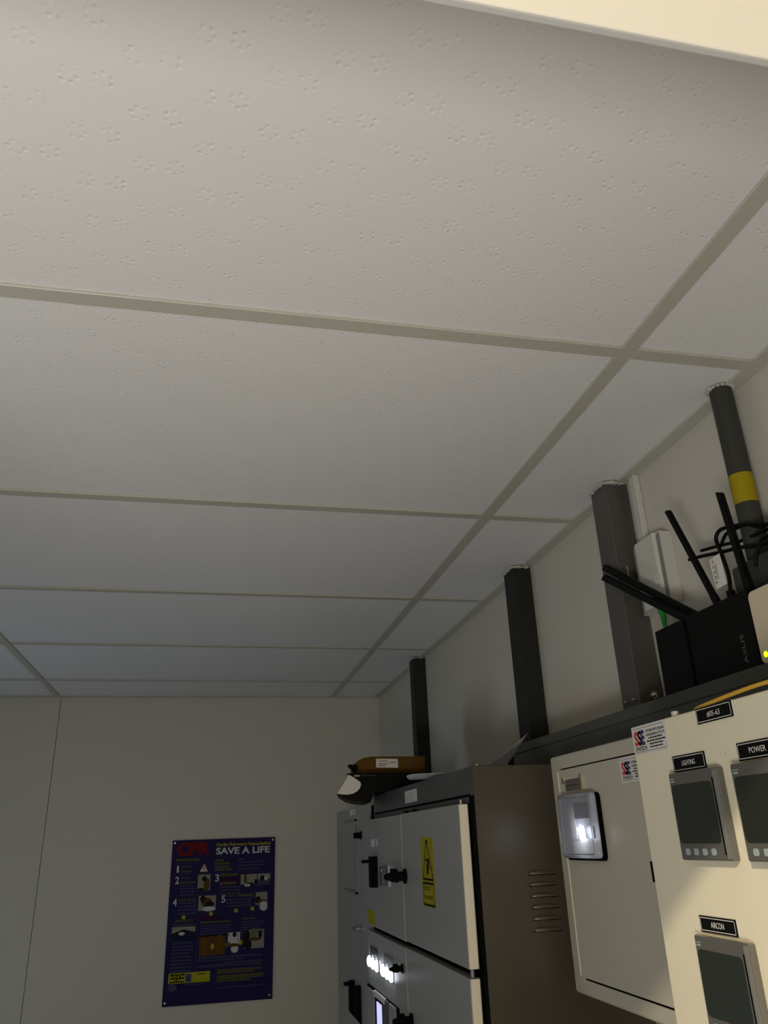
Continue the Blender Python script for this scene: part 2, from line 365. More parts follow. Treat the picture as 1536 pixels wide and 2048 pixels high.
# white conduit and wall box with green plug
MB().box(0.749, 0.7605, 1.180, 1.198, 0.4765, H-0.0005, 'pvc', 0.0015).build('wall_conduit', None, (0.752, 1.19, 0.4765), label='white plastic conduit from ceiling down to the white wall box', cat='conduit')
t = thing('wall_box', (0.745, 1.185, 0.352), 'white plastic wall box with a round sticker, between riser and antennas', 'box')
b = MB(); b.prism([(0.7605, 1.114, 0), (0.7605, 1.218, 0), (0.744, 1.214, 0), (0.731, 1.186, 0), (0.731, 1.128, 0), (0.737, 1.1245, 0), (0.737, 1.114, 0)], (0, 0, 0.1235), 'pvc')
for v in b.bm.verts: v.co.z += 0.352
b.build('housing', t, (0.745, 1.185, 0.352))
fr = side(0.7308, 1.142, 0.395)
MB().disc(fr, 0.008, 0.0, 0.0095, 0.0095, 'sticker', 0.0003).text(fr, 'm', 0.008, -0.002, 0.005, 'plaster', 0.0006, 0.007, 'CENTER').build('sticker', t, (0.7308, 1.15, 0.395), label='small round sticker')
b = MB(); b.box(0.7365, 0.7370, 1.1138, 1.1245, 0.356, 0.472, 'bezel2').build('lid_edge', t, (0.7365, 1.137, 0.356))
MB().cyl((0.745, 1.158, 0.3515), (0.745, 1.158, 0.341), 0.0085, 'green', 0.0065, 10).cyl((0.745, 1.158, 0.341), (0.744, 1.156, 0.312), 0.0055, 'green', 0.003, 10).build('green_plug', None, (0.745, 1.158, 0.3515), label='green plug hanging beneath the white wall box', cat='plug')

# ------------------------------------------------------------------ router and the cream device on the trunking
t = thing('network_router', (0.70, 0.955, 0.184), 'black router with four antennas standing on the grey trunking', 'router')
b = MB(); b.box(0.672, 0.716, 0.850, 1.076, 0.1841, 0.2865, 'black', 0.002); b.box(0.6700, 0.6722, 0.992, 0.9935, 0.186, 0.285, 'gap')
b.build('body', t, (0.70, 0.955, 0.1841))
fr = side(0.672, 0.884, 0.190)
b = MB()
def vtext(b, fr, txt, u, v, h, w, m, d):      # writing turned to run upwards
    cu = lambda uu, vv, dd=0.0: fr(u-vv, v+uu, dd)
    b.text(cu, txt, 0, 0, h, m, d, w)
vtext(b, fr, 'ASUS', 0.012, 0.004, 0.007, 0.038, 'bezel', 0.0004)
b.build('lettering', t, (0.672, 0.87, 0.19), label='faint vertical lettering')
def antenna(p0, p1, r=0.0062):
    p0, p1 = Vector(p0), Vector(p1); d = (p1-p0).normalized(); L_ = (p1-p0).length
    q = d.to_track_quat('Z', 'X').to_matrix().to_4x4(); q.translation = p0
    b2 = bmesh.new(); bmesh.ops.create_cube(b2, size=1)
    for v in b2.verts: v.co = Vector((v.co.x*r*2, v.co.y*r*1.2, (v.co.z+0.5)*L_))
    for v in b2.verts:
        if v.co.z > L_*0.9 and v.co.x > 0: v.co.z -= 0.008
    bmesh.ops.bevel(b2, geom=b2.edges[:], offset=0.0015, segments=2, affect='EDGES')
    b = MB(); b.merge(b2, 'black', q); b.cyl(p0-d*0.004, p0+d*0.018, r*1.05, 'black', n=14)
    return b.build('antenna', t, p0)
antenna((0.690, 1.004, 0.2855), (0.690, 1.242, 0.4325))
antenna((0.700, 0.990, 0.2855), (0.700, 1.252, 0.4555))
antenna((0.690, 0.932, 0.2870), (0.690, 1.010, 0.4690), 0.0055)
antenna((0.690, 0.863, 0.2870), (0.690, 0.880, 0.4430), 0.0060)
MB().cyl((0.695, 0.908, 0.2864), (0.695, 0.908, 0.302), 0.006, 'black', n=12).build('socket', t, (0.695, 0.908, 0.2864))
t = thing('wireless_device', (0.70, 0.76, 0.184), 'cream device with fine perforated face and glowing green light beside the router', 'network device')
b = MB(); b.box(0.6685, 0.712, 0.680, 0.8440, 0.1841, 0.279, 'beigedev', 0.010, 4); b.build('body', t, (0.69, 0.76, 0.1841))
fr = side(0.6684, 0.842, 0.1841)
def rrect(fr_, u0, v0, u1, v1, r, n=6):
    out = []
    for cx_, cy_, a0 in ((u1-r, v1-r, 0), (u0+r, v1-r, 90), (u0+r, v0+r, 180), (u1-r, v0+r, 270)):
        for k in range(n+1):
            a = math.radians(a0+90*k/n); out.append((cx_+r*math.cos(a), cy_+r*math.sin(a)))
    return out
MB().slab(fr, rrect(fr, 0.0012, 0.001, 0.160, 0.093, 0.008), 0.0015, 'perf').build('face_plate', t, (0.6684, 0.76, 0.1841), label='perforated cream face')
MB().disc(fr, 0.0105, 0.012, 0.0036, 0.0036, 'ygled', 0.0018).build('status_light', t, (0.667, 0.83, 0.196), label='glowing green light')

# cables behind the router
def cable(pts, r, label, grp='black cables tangled above the router'):
    return MB().tube(pts, r, 'black').build('power_cable', None, pts[0], label=label, cat='cable', group=grp)
x_ = 0.715
cable([(0.695, 0.908, 0.3035), (0.698, 0.909, 0.325), (0.700, 0.915, 0.352), (0.702, 0.922, 0.372), (0.704, 0.9265, 0.388), (0.706, 0.918, 0.3965), (0.708, 0.902, 0.3955), (0.712, 0.880, 0.3905), (0.714, 0.850, 0.380), (0.715, 0.800, 0.360), (0.715, 0.74, 0.352)], 0.0028, 'black cable rising from the router socket, carrying a white tag')
cable([(0.722, 0.990, 0.3925), (0.722, 0.965, 0.388), (0.722, 0.930, 0.381), (0.722, 0.905, 0.375), (0.723, 0.86, 0.371), (0.723, 0.80, 0.367), (0.723, 0.73, 0.361)], 0.0025, 'upper of the two thin black cable ends pointing left toward the wall box')
cable([(0.710, 1.007, 0.3835), (0.711, 0.98, 0.379), (0.712, 0.93, 0.3685), (0.713, 0.89, 0.3605), (0.715, 0.85, 0.350), (0.717, 0.79, 0.346), (0.717, 0.72, 0.342)], 0.0028, 'lower and longer thin black cable end pointing left across the antenna')
cable([(0.704, 0.879, 0.288), (0.706, 0.870, 0.305), (0.707, 0.862, 0.325), (0.707, 0.852, 0.342), (0.707, 0.835, 0.354), (0.707, 0.80, 0.346), (0.706, 0.76, 0.342)], 0.0022, 'thin black cable slanting from router top up to the nearest antenna')
cable([(0.710, 0.926, 0.378), (0.711, 0.912, 0.389), (0.713, 0.895, 0.3895), (0.714, 0.87, 0.387), (0.715, 0.84, 0.372), (0.716, 0.80, 0.378), (0.716, 0.74, 0.366)], 0.0024, 'inner black cable loop beside the nearest antenna')
cable([(0.735, 0.905, 0.376), (0.733, 0.89, 0.381), (0.731, 0.865, 0.3835), (0.730, 0.83, 0.377), (0.730, 0.79, 0.381), (0.730, 0.73, 0.372)], 0.0026, 'black cable crossing in front of the banded pipe foot, behind the nearest antenna')
cable([(0.690, 0.842, 0.315), (0.690, 0.835, 0.330), (0.691, 0.822, 0.3395), (0.692, 0.80, 0.3385), (0.692, 0.76, 0.3345), (0.692, 0.71, 0.3335)], 0.0026, 'lowest black cable, over the cream device at the right edge')
t = thing('cable_tag', (0.699, 0.915, 0.33), 'white printed tag folded around the thin black cable above the router', 'tag')
fr = side(0.6955, 0.940, 0.313)
b = MB(); b.slab(fr, [(0, 0.045), (0.003, 0), (0.028, 0.001), (0.025, 0.047)], 0.0006, 'sticker'); 
for k in range(13): b.rect(fr, 0.0055-0.0002*k*0.3, 0.040-0.0026*k, 0.0095, 0.0413-0.0026*k-0.0006*(k % 3), 'ink', 0.0009)
for k in range(9): b.rect(fr, 0.0115, 0.034-0.0026*k, 0.0132, 0.0355-0.0026*k, 'ink', 0.0009)
b.build('tag_sheet', t, (0.6955, 0.93, 0.318))

# ------------------------------------------------------------------ nearest beige panel with three meters
P1X = 0.545
t = thing('metering_panel', (P1X+0.1, 0.7, -0.75), 'large beige metering panel with three dark square meters, nearest on the right', 'electrical panel')
b = MB(); b.box(P1X, 0.7595, 0.42, 0.968, -0.75, 0.1268, 'beige', 0.0025, 3); b.build('housing', t, (P1X+0.1, 0.7, -0.75))
fr = side(P1X, 0.9685, 0)
def tag_plate(parent, fr, u, vtop, w_, h_, txt, tw, th, name='nameplate'):
    b = MB()
    b.slab(fr, [(u, vtop-h_), (u+w_, vtop-h_), (u+w_, vtop), (u, vtop)], 0.0016, 'black')
    b.rect(fr, u+w_, vtop-h_, u+w_+0.0022, vtop, 'white', 0.0004)
    e = 0.0014; f_ = 0.0007
    for (a, b_, c, d) in ((u+e, vtop-e-f_, u+w_-e, vtop-e), (u+e, vtop-h_+e, u+w_-e, vtop-h_+e+f_), (u+e, vtop-h_+e, u+e+f_, vtop-e), (u+w_-e-f_, vtop-h_+e, u+w_-e, vtop-e)):
        b.rect(fr, a, b_, c, d, 'white', 0.0019)
    b.text(fr, txt, u+w_/2, vtop-h_/2-th/2, th, 'white', 0.0020, tw, 'CENTER')
    return b.build(name, parent, fr(u, vtop-h_, 0), label='black plate with white lettering')
Y = lambda y: 0.9685-y
tag_plate(t, fr, Y(0.815), 0.1268-0.0004, 0.066, 0.0168, '#05-63', 0.024, 0.0058)
tag_plate(t, fr, Y(0.8795), 0.0806, 0.0658, 0.0176, 'LIGHTING', 0.0265, 0.0055)
tag_plate(t, fr, Y(0.754), 0.0815, 0.0658, 0.0176, 'POWER', 0.0265, 0.0058)
tag_plate(t, fr, Y(0.8796), -0.0886, 0.0655, 0.0158, 'AIRCON', 0.0235, 0.0058)
def brand_label(parent, fr, u, vtop, sub=True):
    b = MB(); W_, H_ = 0.083, 0.0348
    b.slab(fr, [(u, vtop-H_), (u+W_-0.004, vtop-H_), (u+W_, vtop-H_+0.004), (u+W_, vtop-0.003), (u+W_-0.003, vtop), (u, vtop)], 0.0003, 'sticker')
    for (a, b_, c, d) in ((u+0.003, vtop-0.0032, u+W_-0.004, vtop-0.0028), (u+0.003, vtop-H_+0.0026, u+W_-0.004, vtop-H_+0.003)): b.rect(fr, a, b_, c, d, 'ink', 0.0006)
    b.text(fr, 'S', u+0.0050, vtop-0.0232, 0.0165, 'red', 0.0006, 0.0095, bold=0.045)
    b.text(fr, 'S', u+0.0140, vtop-0.0232, 0.0165, 'ink', 0.0008, 0.0095, bold=0.045)
    b.text(fr, 'E', u+0.0225, vtop-0.0232, 0.0165, 'navy', 0.0009, 0.0085, bold=0.045)
    b.text(fr, 'SYNTECH', u+0.0055, vtop-0.0303, 0.0046, 'ink', 0.0006, 0.028, bold=0.02)
    b.text(fr, 'SYSTEM SWITCHGEAR', u+0.0350, vtop-0.0098, 0.0030, 'ink', 0.0006, 0.044, bold=0.02)
    b.text(fr, '& ENGINEERING PTE LTD', u+0.0350, vtop-0.0148, 0.0030, 'ink', 0.0006, 0.044, bold=0.02)
    for k, (a, c) in enumerate(((0.040, 0.072), (0.035, 0.079), (0.041, 0.073), (0.041, 0.071))):
        x = a
        while x < c:
            s_ = random.uniform(0.003, 0.007); b.rect(fr, u+x, vtop-0.0182-0.0036*k, u+min(x+s_, c), vtop-0.0166-0.0036*k, 'ink', 0.0006); x += s_+0.0008
    return b.build('maker_label', parent, fr(u, vtop-H_, 0), label='white label with red and black letters')
brand_label(t, fr, 0.0020, 0.1258)
def meter(parent, y, ztop, w_=0.096, h_=0.094):
    mb = MB(); f2 = side(P1X, y, ztop)
    D = 0.0095
    mb.box(P1X-D, P1X-0.0002, y-w_, y, ztop-h_, ztop, 'bezel', 0.002, 2)
    mo = mb.build('panel_meter', parent, (P1X, y-w_/2, ztop-h_))
    s = MB(); s.slab(f2, rrect(f2, 0.004, -h_+0.0175, w_-0.013, -0.0135, 0.006, 4), 0.0006, 'screen', D)
    s.build('display', mo, f2(0.05, -0.05, D), label='dark display')
    MB().slab(f2, [(w_-0.0075, -h_+0.002), (w_-0.001, -h_+0.002), (w_-0.001, -0.002), (w_-0.0075, -0.002)], 0.0005, 'bezel2', D).slab(f2, [(w_-0.0105, -h_+0.006), (w_-0.0088, -h_+0.006), (w_-0.0088, -0.010), (w_-0.0105, -0.010)], 0.0005, 'gap', D).build('cover_rim', mo, f2(w_, -h_, D), label='pale rim of the clear cover')
    for k in range(4):
        u = 0.016+0.0165*k
        MB().slab(f2, rrect(f2, u-0.0038, -h_+0.0055, u+0.0038, -h_+0.0125, 0.002, 3), 0.0009, 'btn', D).build('button', mo, f2(u, -h_+0.009, D), label='pale button')
    MB().rect(f2, 0.004, -0.0105, 0.012, -0.0085, 'btn', D+0.0003).rect(f2, 0.004, -0.0072, 0.013, -0.0062, 'btn', D+0.0003).build('printed_mark', mo, f2(0.008, -0.008, D))
    return mo
meter(t, 0.8815, 0.0617); meter(t, 0.7610, 0.0617); meter(t, 0.8845, -0.1075)
b = MB(); b.box(P1X-0.0012, P1X+0.010, 0.9655, 0.9690, -0.0585, -0.0350, 'gap'); b.build('edge_slot', t, (P1X, 0.968, -0.058), label='black slot in the edge')
MB().cyl((P1X+0.006, 0.868, 0.1270), (P1X+0.006, 0.868, 0.1325), 0.0045, 'pvc', n=6).build('screw', t, (P1X+0.006, 0.868, 0.127), label='pale screw head')
MB().disc(fr, Y(0.777), 0.0735, 0.0006, 0.0006, 'ink', 0.0003).build('mark', t, fr(Y(0.777), 0.0735, 0), label='dark speck')
MB().tube([(0.600, 0.866, 0.1292), (0.570, 0.850, 0.1293), (0.5535, 0.825, 0.1294), (0.5480, 0.79, 0.1302), (0.5475, 0.75, 0.1325), (0.5485, 0.70, 0.1345), (0.552, 0.65, 0.1335), (0.57, 0.60, 0.1305)], 0.0023, 'orange').build('yellow_cable', None, (0.60, 0.868, 0.1297), label='yellow cable lying along the top edge of the beige metering panel', cat='cable')

# ------------------------------------------------------------------ second beige box with a clear meter window
P2X = 0.60
t = thing('meter_box', (P2X+0.08, 1.17, -0.236), 'beige wall box with a lit clear meter window, half hidden behind the metering panel', 'electrical box')
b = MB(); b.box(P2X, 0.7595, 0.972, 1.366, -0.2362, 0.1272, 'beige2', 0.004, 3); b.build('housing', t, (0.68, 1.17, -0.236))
fr = side(P2X, 1.366, 0)
Z2 = lambda y: 1.366-y
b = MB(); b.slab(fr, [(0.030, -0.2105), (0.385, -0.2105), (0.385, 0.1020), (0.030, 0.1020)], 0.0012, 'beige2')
dr = b.build('door', t, fr(0.2, -0.05, 0))
MB().rect(fr, 0.042, 0.1018, 0.385, 0.1042, 'gap', 0.0003).build('door_gap', t, fr(0.2, 0.10, 0), label='black gap above the door')
MB().rect(fr, 0.046, -0.2135, 0.385, -0.2103, 'gap', 0.0003).build('door_gap', t, fr(0.2, -0.21, 0), label='black gap below the door')
MB().box(P2X-0.0022, P2X-0.0012, 1.3335, 1.3365, -0.209, 0.101, 'beige').build('fold', dr, (P2X, 1.335, -0.2))
brand_label(t, side(P2X-0.0013, 1.366, 0), Z2(1.1105)-0.0005, 0.1005)
# clear window cover
f2 = side(P2X-0.0012, 1.3225, 0.0600)
Ww, Wh, Wd = 0.130, 0.0965, 0.0165
mw = MB(); mw.slab(f2, rrect(f2, 0.001, -Wh-0.0035, Ww+0.0045, -0.001, 0.008, 5), 0.006, 'gap'); mw.slab(f2, rrect(f2, 0, -Wh, Ww, 0, 0.008, 5), 0.0062, 'meterbody')  # black backing shifted right and down, drawing the frame's shadow as an outline
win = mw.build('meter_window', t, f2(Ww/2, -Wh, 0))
MB().slab(f2, [(0.052, -0.038), (0.098, -0.038), (0.098, -0.014), (0.052, -0.014)], 0.002, 'dark', 0.0063).slab(f2, [(0.085, -0.068), (0.112, -0.068), (0.112, -0.050), (0.085, -0.050)], 0.002, 'dark', 0.0063).slab(f2, [(0.030, -0.090), (0.115, -0.090), (0.115, -0.072), (0.030, -0.072)], 0.0008, 'pvc', 0.0063).slab(f2, [(0.03, -0.068), (0.05, -0.068), (0.05, -0.02), (0.03, -0.02)], 0.0008, 'pvc', 0.0063).build('dial', win, f2(0.07, -0.05, 0.0016), label='dark meter parts behind the clear cover')
MB().slab(f2, [(0.056, -0.052), (0.067, -0.049), (0.077, -0.063), (0.080, -0.070), (0.065, -0.070)], 0.002, 'led', 0.0064).build('lamp', win, f2(0.07, -0.06, 0.0017), label='bright white light')
cv = MB()
o1 = rrect(f2, 0, -Wh, Ww, 0, 0.008, 5); o2 = rrect(f2, 0.006, -Wh+0.006, Ww-0.006, -0.006, 0.006, 5)
bb = cv.bm; i_ = cv.mi('clear')
r1_ = [bb.verts.new(f2(a, c, 0.0064)) for a, c in o1]; r2_ = [bb.verts.new(f2(a, c, 0.012)) for a, c in o1]; r3_ = [bb.verts.new(f2(a, c, Wd)) for a, c in o2]
n_ = len(o1)
for A, B in ((r1_, r2_), (r2_, r3_)):
    for k in range(n_): f = bb.faces.new([A[k], A[(k+1) % n_], B[(k+1) % n_], B[k]]); f.material_index = i_; f.smooth = True
f = bb.faces.new(r3_); f.material_index = i_
cv.build('clear_cover', win, f2(Ww/2, -Wh, 0.01), label='clear plastic cover')
rm = MB()
rm.tube([f2(a, c, 0.0160) for a, c in o2]+[f2(*o2[0], 0.0160)], 0.0009, 'clear', 6, 1); rm.build('cover_rim', win, f2(0, 0, 0.0135))
b = MB(); b.slab(fr, [(Z2(1.308), 0.0665), (Z2(1.249), 0.0665), (Z2(1.249), 0.0845), (Z2(1.308), 0.0845)], 0.0012, 'bezel', 0.0012)
b.rect(fr, Z2(1.308), 0.0745, Z2(1.249), 0.0752, 'gap', 0.0026)
lh = b.build('label_holder', t, fr(Z2(1.28), 0.07, 0), label='dark strip in a metal label holder')
MB().slab(fr, [(Z2(1.3165), 0.079), (Z2(1.312), 0.079), (Z2(1.312), 0.089), (Z2(1.3165), 0.089)], 0.003, 'brass', 0.0012).build('clip', lh, fr(Z2(1.314), 0.08, 0.001), label='shiny metal clip')
MB().slab(fr, [(Z2(1.2475), 0.0665), (Z2(1.242), 0.0665), (Z2(1.242), 0.0900), (Z2(1.2475), 0.0900)], 0.003, 'brass', 0.0012).build('clip', lh, fr(Z2(1.245), 0.08, 0.001), label='shiny metal clip')
# wiring under that box
MB().cyl((0.742, 1.235, -0.65), (0.742, 1.235, -0.2375), 0.012, 'pvc', n=20).build('conduit', None, (0.742, 1.235, -0.65), label='pale conduit coming out beneath the beige meter box', cat='conduit')
t = thing('cable_gland', (0.70, 1.15, -0.262), 'brownish cable gland under the beige meter box at the bottom edge', 'gland')
b = MB(); b.cyl((0.69, 1.16, -0.2375), (0.69, 1.16, -0.262), 0.012, 'carton', n=6); b.cyl((0.69, 1.16, -0.262), (0.69, 1.16, -0.285), 0.009, 'side', n=16); b.build('nut', t, (0.69, 1.16, -0.285))
MB().tube([(0.69, 1.16, -0.283), (0.692, 1.165, -0.34), (0.70, 1.18, -0.42), (0.71, 1.2, -0.6)], 0.006, 'black').build('cable', t, (0.69, 1.16, -0.283))

# ------------------------------------------------------------------ big switchboard cabinet
BX = 0.470
t = thing('switchboard_cabinet', (0.61, 1.9, FL), 'tall charcoal switchboard cabinet with four pale doors, middle of the right wall', 'switchboard')
zt = 0.1206
b = MB(); b.box(BX, 0.7595, 1.4165, 2.338, FL, zt, 'char', 0.0012, 1); b.build('carcass', t, (0.61, 1.9, FL))
b = MB(); b.box(BX-0.001, 0.7595, 1.4145, 1.4163, FL, zt-0.001, 'side', 0.0006, 1)
sp_ = b.build('side_panel', t, (0.61, 1.415, FL), label='brown-grey side panel')
for k in range(6):
    z = -0.0625 - 0.0176*k
    lv = MB(); b2 = bmesh.new(); bmesh.ops.create_uvsphere(b2, u_segments=20, v_segments=12, radius=1)
    for v in b2.verts:
        if v.co.y > 0: v.co.y = 0
        if v.co.z < -0.15: v.co.z = -0.15
        v.co.y *= 1.0-0.42*(v.co.x+1); v.co.z *= 1.0-0.22*(v.co.x+1)
    lv.merge(b2, 'louver', Matrix.Translation((0.583, 1.4146, z)) @ Matrix.Diagonal((0.027, 0.0120, 0.0070, 1)), True)
    lv.box(0.557, 0.609, 1.4141, 1.4146, z-0.0024, z-0.0012, 'gap')
    lv.build('louver', sp_, (0.583, 1.4146, z), label='pressed vent louver')
fr = side(BX, 2.338, 0); Y3 = lambda y: 2.338-y
MB().rect(fr, Y3(2.325), 0.069, Y3(1.44), 0.0735, 'gap', 0.0004).build('fascia_groove', t, fr(0.5, 0.07, 0), label='dark groove across the fascia')
b = MB(); b.slab(fr, [(Y3(1.948), 0.081), (Y3(1.834), 0.081), (Y3(1.834), 0.108), (Y3(1.948), 0.108)], 0.0006, 'sticker')
for k in range(5): b.rect(fr, Y3(1.94), 0.1015-0.0045*k, Y3(1.845+0.01*(k % 3)), 0.1025-0.0045*k, 'bezel2', 0.0009)
b.build('paper_label', t, fr(Y3(1.9), 0.09, 0), label='pale paper label')
MB().rect(fr, Y3(1.4475), -1.75, Y3(1.417), 0.070, 'gap', 0.0005).rect(fr, 0.01, -0.60, Y3(1.447), 0.058, 'gap', 0.0005).build('door_gasket', t, fr(0.9, 0, 0), label='black gap beside the doors')
DX0, DX1 = 0.4485, 0.4685
def door_leaf(y0, y1, z0, z1, edge):
    b = MB(); b.box(DX0, DX1-0.001, y0, y1, z0, z1, 'door', 0.0015, 2)
    if edge: b.box(DX0+0.0016, DX1-0.003, y0-0.0006, y0+0.0004, z0+0.001, z1-0.001, 'dooredge')
    return b.build('door', t, ((DX0+DX1)/2, (y0+y1)/2, z0))
dA = door_leaf(1.9175, 2.375, -0.2085, 0.0560, False); dB = door_leaf(1.4500, 1.9105, -0.2065, 0.0570, True)
dC = door_leaf(1.9175, 2.375, -1.20, -0.2215, False); dD = door_leaf(1.4500, 1.9105, -1.20, -0.2195, True)
for (z0, z1) in ((-0.2085, 0.055), (-1.2, -0.2215)):
    MB().box(DX0-0.0002, DX0+0.003, 1.9108, 1.9140, z0, z1, 'beige2').build('door_rim', t, (DX0, 1.913, z0), label='pale edge strip between the doors')
MB().cyl((DX0+0.008, 1.458, 0.0572), (DX0+0.008, 1.458, 0.0645), 0.003, 'chrome').build('hinge_pin', dB, (DX0+0.008, 1.458, 0.0572), label='shiny hinge pin')
MB().cyl((DX0+0.008, 1.458, -0.2193), (DX0+0.008, 1.458, -0.2068), 0.0035, 'bezel2').build('hinge_pin', dD, (DX0+0.008, 1.458, -0.2193), label='hinge pin')
for y in (1.84, 1.92): MB().box(0.4610, 0.4685, y, y+0.02, 0.0575, 0.0640, 'black').build('door_catch', t, (0.465, y, 0.058), label='black catch')
fd = side(DX0, 2.375, 0); YD = lambda y: 2.375-y
# warning sticker
b = MB(); u0, u1 = YD(1.738), YD(1.640)
b.slab(fd, [(u0, -0.1265), (u1, -0.1265), (u1, 0.0035), (u0, 0.0035)], 0.0004, 'warn')
def strk(b, fr, a, c, w_, m, d):
    a, c = Vector(a), Vector(c); n = (c-a).normalized(); n = Vector((-n.y, n.x))*w_/2
    b.pol(fr, [tuple(a+n), tuple(a-n), tuple(c-n), tuple(c+n)][::-1], m, d)
um = (u0+u1)/2
strk(b, fd, (um-0.001, -0.003), (u0+0.012, -0.073), 0.0040, 'ink', 0.0007); strk(b, fd, (um+0.001, -0.003), (u1-0.010, -0.073), 0.0040, 'ink', 0.0007)
b.rect(fd, u0+0.009, -0.0775, u1-0.006, -0.0735, 'ink', 0.0007); b.rect(fd, um-0.007, -0.0100, um+0.007, -0.002, 'ink', 0.0006)
b.pol(fd, [(um-0.012, -0.038), (um+0.012, -0.036), (um+0.016, -0.046), (um+0.010, -0.052), (um+0.006, -0.066), (um-0.006, -0.067), (um-0.008, -0.052), (um+0.002, -0.043), (um-0.012, -0.042)], 'ink', 0.0007)
for q in (0.016, 0.022): b.rect(fd, um+q, -0.056, um+q+0.003, -0.051, 'ink', 0.0007)
b.rect(fd, u0+0.006, -0.0850, u1-0.005, -0.0810, 'ink', 0.0007)
b.rect(fd, u0+0.006, -0.1245, u1-0.002, -0.1205, 'ink', 0.0007)
b.rect(fd, u0+0.006, -0.1205, u0+0.009, -0.085, 'ink', 0.0006); b.rect(fd, u1-0.008, -0.1205, u1-0.005, -0.085, 'ink', 0.0006)
for (z, e) in ((-0.0915, 0.03), (-0.0955, 0.05), (-0.108, 0.0), (-0.1115, 0.01)):
    x = u0+0.013
    while x < u1-0.016-e*0.5:
        s_ = random.uniform(0.006, 0.014); b.rect(fd, x, z, min(x+s_, u1-0.010), z+0.0022, 'carton', 0.0007); x += s_+0.002
b.build('warning_sticker', dB, fd(um, -0.1265, 0), label='yellow electrical danger sticker with black triangle')
b = MB(); b.slab(fd, [(YD(2.34), -0.2055), (YD(2.245), -0.2045), (YD(2.250), -0.172), (YD(2.36), -0.170)], 0.0004, 'warn'); b.build('yellow_sticker', dA, fd(YD(2.3), -0.2, 0), label='small yellow sticker')
MB().slab(fd, [(YD(2.283), -0.014), (YD(2.195), -0.014), (YD(2.195), 0.005), (YD(2.283), 0.005)], 0.0004, 'sticker').rect(fd, YD(2.222), -0.013, YD(2.212), 0.004, 'bezel', 0.0006).build('paper_label', dA, fd(YD(2.24), -0.01, 0), label='small pale label')
# swing handle
b = MB(); b.box(DX0-0.019, DX0-0.0002, 2.20, 2.232, -0.112, -0.0375, 'matt', 0.002, 2); b.build('handle', dA, (DX0, 2.215, -0.11), label='black handle')
b = MB(); b.box(DX0-0.040, DX0-0.019, 2.210, 2.224, -0.0530, -0.0450, 'matt', 0.002, 2); b.build('handle_lever', dA, (DX0-0.02, 2.215, -0.05), label='black lever')
b = MB(); b.box(DX0-0.0140, DX0-0.0002, 2.085, 2.115, -0.103, -0.060, 'blue', 0.002, 2).box(DX0-0.0005, DX0+0.0, 2.045, 2.075, -0.104, -0.058, 'sticker').build('indicator', dA, (DX0, 2.1, -0.1), label='small blue plastic cover')
MB().ball((DX0-0.0145, 2.083, -0.068), 0.0025, 'chrome').build('screw', dA, (DX0-0.014, 2.083, -0.068), label='shiny screw')
def knob(parent, y, z, s=1.0):
    b = MB(); x0 = DX0 if parent is not None else 0.48
    p = lambda a, c=0.0: (x0-a*s, y, z+c*s)
    b.cyl(p(0.0002), p(0.005), 0.0155*s, 'matt', n=18); b.cyl(p(0.005), p(0.018), 0.010*s, 'matt', n=18)
    b.cyl(p(0.018), p(0.034), 0.0125*s, 'matt', 0.011*s, n=14); b.cyl(p(0.034), p(0.050), 0.010*s, 'matt', 0.005*s, n=14)
    b.box(x0-0.036*s, x0-0.020*s, y-0.004*s, y+0.004*s, z+0.008*s, z+0.0165*s, 'matt', 0.001)
    return b.build('knob', parent, (x0, y, z), label='black turning knob')
knob(dB, 1.885, -0.0755); knob(dC, 1.950, -0.2650, 0.62); knob(dD, 1.880, -0.352, 0.85)
# signal lamps
for i, y in enumerate((2.330, 2.282, 2.234, 2.155, 2.108, 2.062)):
    b = MB(); b.cyl((DX0-0.0002, y, -0.294), (DX0-0.002, y, -0.294), 0.0165, 'bezel', n=20)
    sl = b.build('signal_lamp', dC, (DX0, y, -0.294), label='round white signal lamp')
    MB().cyl((DX0-0.002, y, -0.294), (DX0-0.005, y, -0.294), 0.0135, 'led2', 0.0130, n=20).ball((DX0-0.005, y, -0.294), 0.0128, 'led2', (0.35, 1, 1)).build('lens', sl, (DX0-0.005, y, -0.294), label='glowing white lens')
for (ya, yb_) in ((2.325, 2.225), (2.150, 2.050)):
    MB().slab(fd, [(YD(ya), -0.2745), (YD(yb_), -0.2745), (YD(yb_), -0.2560), (YD(ya), -0.2560)], 0.0015, 'dark').rect(fd, YD(ya)+0.02, -0.266, YD(yb_)-0.02, -0.264, 'bezel2', 0.0018).build('nameplate', dC, fd(YD(ya), -0.27, 0), label='dark nameplate')
# controller window lower on that door
b = MB(); b.slab(fd, [(YD(2.37), -0.640), (YD(2.00), -0.640), (YD(2.00), -0.350), (YD(2.37), -0.350)], 0.003, 'gap')
cw = b.build('controller', dC, fd(YD(2.18), -0.64, 0), label='controller with lit display')
MB().slab(fd, [(YD(2.355), -0.635), (YD(2.27), -0.635), (YD(2.27), -0.356), (YD(2.355), -0.356)], 0.004, 'door', 0.003).build('cover_strip', cw, fd(YD(2.31), -0.63, 0.003), label='pale strip')
MB().slab(fd, [(YD(2.085), -0.635), (YD(2.02), -0.635), (YD(2.02), -0.352), (YD(2.085), -0.352)], 0.004, 'door', 0.003).build('cover_strip', cw, fd(YD(2.05), -0.63, 0.003), label='pale strip')
MB().slab(fd, [(YD(2.165), -0.635), (YD(2.095), -0.635), (YD(2.095), -0.352), (YD(2.165), -0.352)], 0.004, 'char', 0.003).slab(fd, [(YD(2.26), -0.362), (YD(2.13), -0.362), (YD(2.13), -0.350), (YD(2.26), -0.350)], 0.005, 'sticker', 0.003).build('frame', cw, fd(YD(2.12), -0.63, 0.003))
